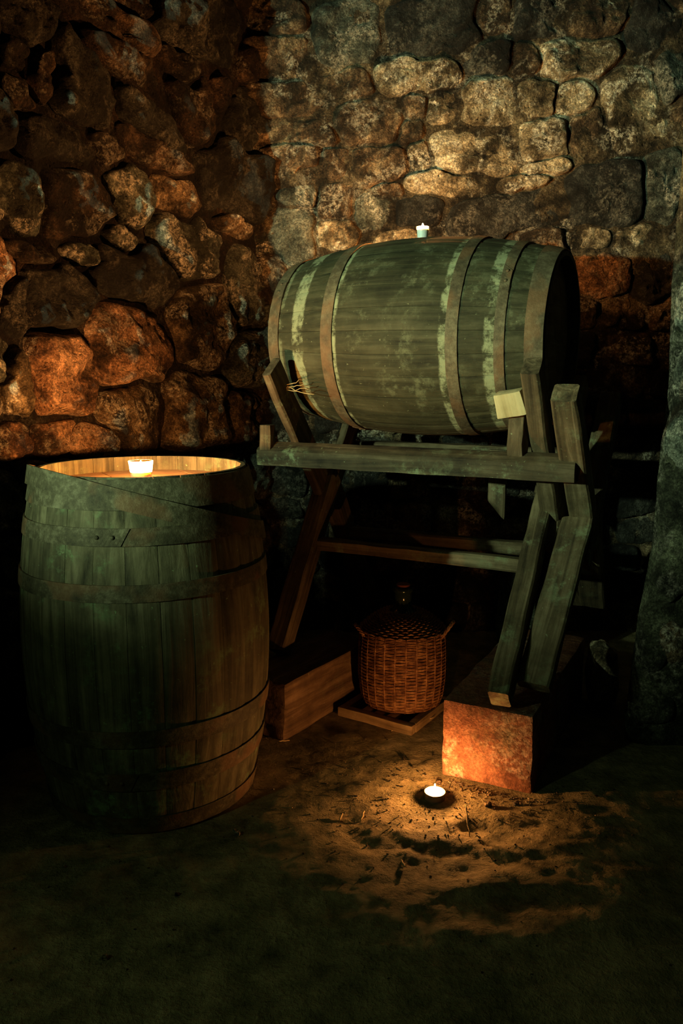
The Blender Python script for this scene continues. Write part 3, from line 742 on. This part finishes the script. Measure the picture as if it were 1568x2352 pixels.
def rope_handle(ang, zc, size):
    for i in range(3):
        pts = []
        for k in range(22):
            q = k / 21 * math.pi; a = ang + (k / 21 - .5) * .5
            r = .158 + size * .55 * math.sin(q); z = zc + size * math.sin(q)
            tw = k * .9 + i * 2.09
            pts.append(((r + .004 * math.cos(tw)) * math.cos(a), (r + .004 * math.cos(tw)) * math.sin(a), z + .004 * math.sin(tw)))
        V, F = tube(pts, .0032, 5); link('handle_strand', mesh('handle_strand', V, F), M['wicker'], dj)
rope_handle(-.35, .262, .05); rope_handle(math.pi + .2, .262, .03)

# ------------------------------------------------------------------ litter on the floor
def twig(a, b, r, label, lift=0.0, bend=.003, sd=1):
    A, B = Vector(a), Vector(b); A.z = floor_h(A.x, A.y) + r * .8; B.z = floor_h(B.x, B.y) + r * .8 + lift
    pts = [A.lerp(B, i / 6) + Vector((N.noise((i * .6, sd, 0)), N.noise((i * .6, sd, 5)), abs(N.noise((i * .6, sd, 9))))) * bend - A for i in range(7)]
    V, F = tube(pts, [r * (.7 + .3 * math.sin(i / 6 * 3.14)) for i in range(7)], 6)
    o = link('twig', mesh('twig', V, F), M['twig'], None, Matrix.Translation(A)); tag(o, label, 'twig', 'bits of straw and wood on the floor')
def px(x, y): return at_z(x, y, 0)
twig(px(1078, 1921), px(1068, 1880), .0022, 'straw propped up at an angle just right of the tea light', .035, sd=1)
twig(px(828, 1888), px(836, 1872), .003, 'short orange wood chip left of the tea light, nearer of two', .006, sd=2)
twig(px(779, 1892), px(786, 1878), .003, 'short wood chip left of the tea light, farther of two', .006, sd=3)
twig(px(921, 1992), px(929, 2012), .003, 'wood splinter on the floor in front of the tea light', .004, sd=4)
twig(px(643, 1864), px(672, 1866), .0022, 'pale straw on the floor right of the upright barrel', .003, sd=5)
twig(px(665, 1702), px(640, 1706), .0025, 'straw lying at the foot of the timber sleeper', .003, sd=6)
twig(px(898, 1680), px(1000, 1655), .002, 'long thin straw along the front of the pallet', .012, sd=7)
rnd = random.Random(21)
for i, (x, y, s, lab) in enumerate(((545, 1926, .009, 'ochre pebble on the floor in front of the upright barrel'), (538, 1916, .005, 'tiny pebble just behind the ochre pebble by the upright barrel'),
        (241, 2207, .008, 'yellowish pebble at the lower left of the floor'), (407, 2063, .006, 'small yellow pebble on the bare floor below the upright barrel'),
        (1120, 1852, .012, 'crumb of stone at the foot of the stone block'), (1185, 1850, .010, 'crumb of stone under the right corner of the stone block'), (1006, 1800, .009, 'crumb of stone behind the tea light'))):
    p = px(x, y); rock('pebble', (p.x, p.y, floor_h(p.x, p.y) + s * .5), (s, s * .8, s * .6), i * 3.1, M['pale'] if i < 4 else M['brown'], lab, 'pebble', 'loose pebbles on the floor')
def crumbs():
    V = []; F = []; r_ = random.Random(4)
    for i in range(900):
        if i < 420: x, y = TEA.x + r_.gauss(.02, .22), TEA.y + r_.gauss(-.02, .13)
        elif i < 650: q = r_.random(); x, y = .29 + .29 * q + r_.gauss(0, .02), 2.215 - .13 * q + r_.gauss(-.025, .018)
        else: x, y = r_.uniform(-.7, 1.1), r_.uniform(1.35, 2.5)
        if math.hypot(x - TEA.x, y - TEA.y) < .05 or math.hypot(x - LBX, y - LBY) < .33: continue
        q_ = Vector((x, y, 0)) - RC
        if .27 < q_.dot(RU) < .61 and q_.dot(RN) < .60: continue
        s = r_.uniform(.0012, .0042); z = floor_h(x, y) + s * .4; o = len(V)
        for d in ((1, 0, 0), (0, 1, 0), (-1, 0, 0), (0, -1, 0), (0, 0, 1), (0, 0, -1)):
            V.append((x + d[0] * s * r_.uniform(.6, 1.3), y + d[1] * s * r_.uniform(.6, 1.3), z + d[2] * s * .7))
        F += [tuple(o + k for k in t) for t in ((0, 1, 4), (1, 2, 4), (2, 3, 4), (3, 0, 4), (1, 0, 5), (2, 1, 5), (3, 2, 5), (0, 3, 5))]
    o = link('earth_crumbs', mesh('earth_crumbs', V, F, False), M['brown']); tag(o, 'crumbs of earth and grit scattered over the floor', 'grit', kind='stuff')
crumbs()
# frayed straw caught on the left post
fs = []
V = []; F = []
for i in range(4):
    a = rk(-.375, .33, 1.175 - .006 * i); pts = [a + RU * ((.012 + .004 * i) * k - .01) + UP * (.010 * N.noise((k * .7, i * 3.1, 2)) - .0015 * k * (i - 1.5)) + RN * (.004 * k + .008 * N.noise((k * .6, i * 2.3, 8))) for k in range(6)]
    v, f = tube(pts, .0012, 5); o = len(V); V += v; F += [tuple(q + o for q in t) for t in f]
c0 = rk(-.375, .33, 1.17)
o = link('straw_wisp', mesh('straw_wisp', [Vector(v) - c0 for v in V], F), M['twig'], None, Matrix.Translation(c0)); tag(o, 'frayed wisp of straw caught between left rack post and lying barrel', 'straw')
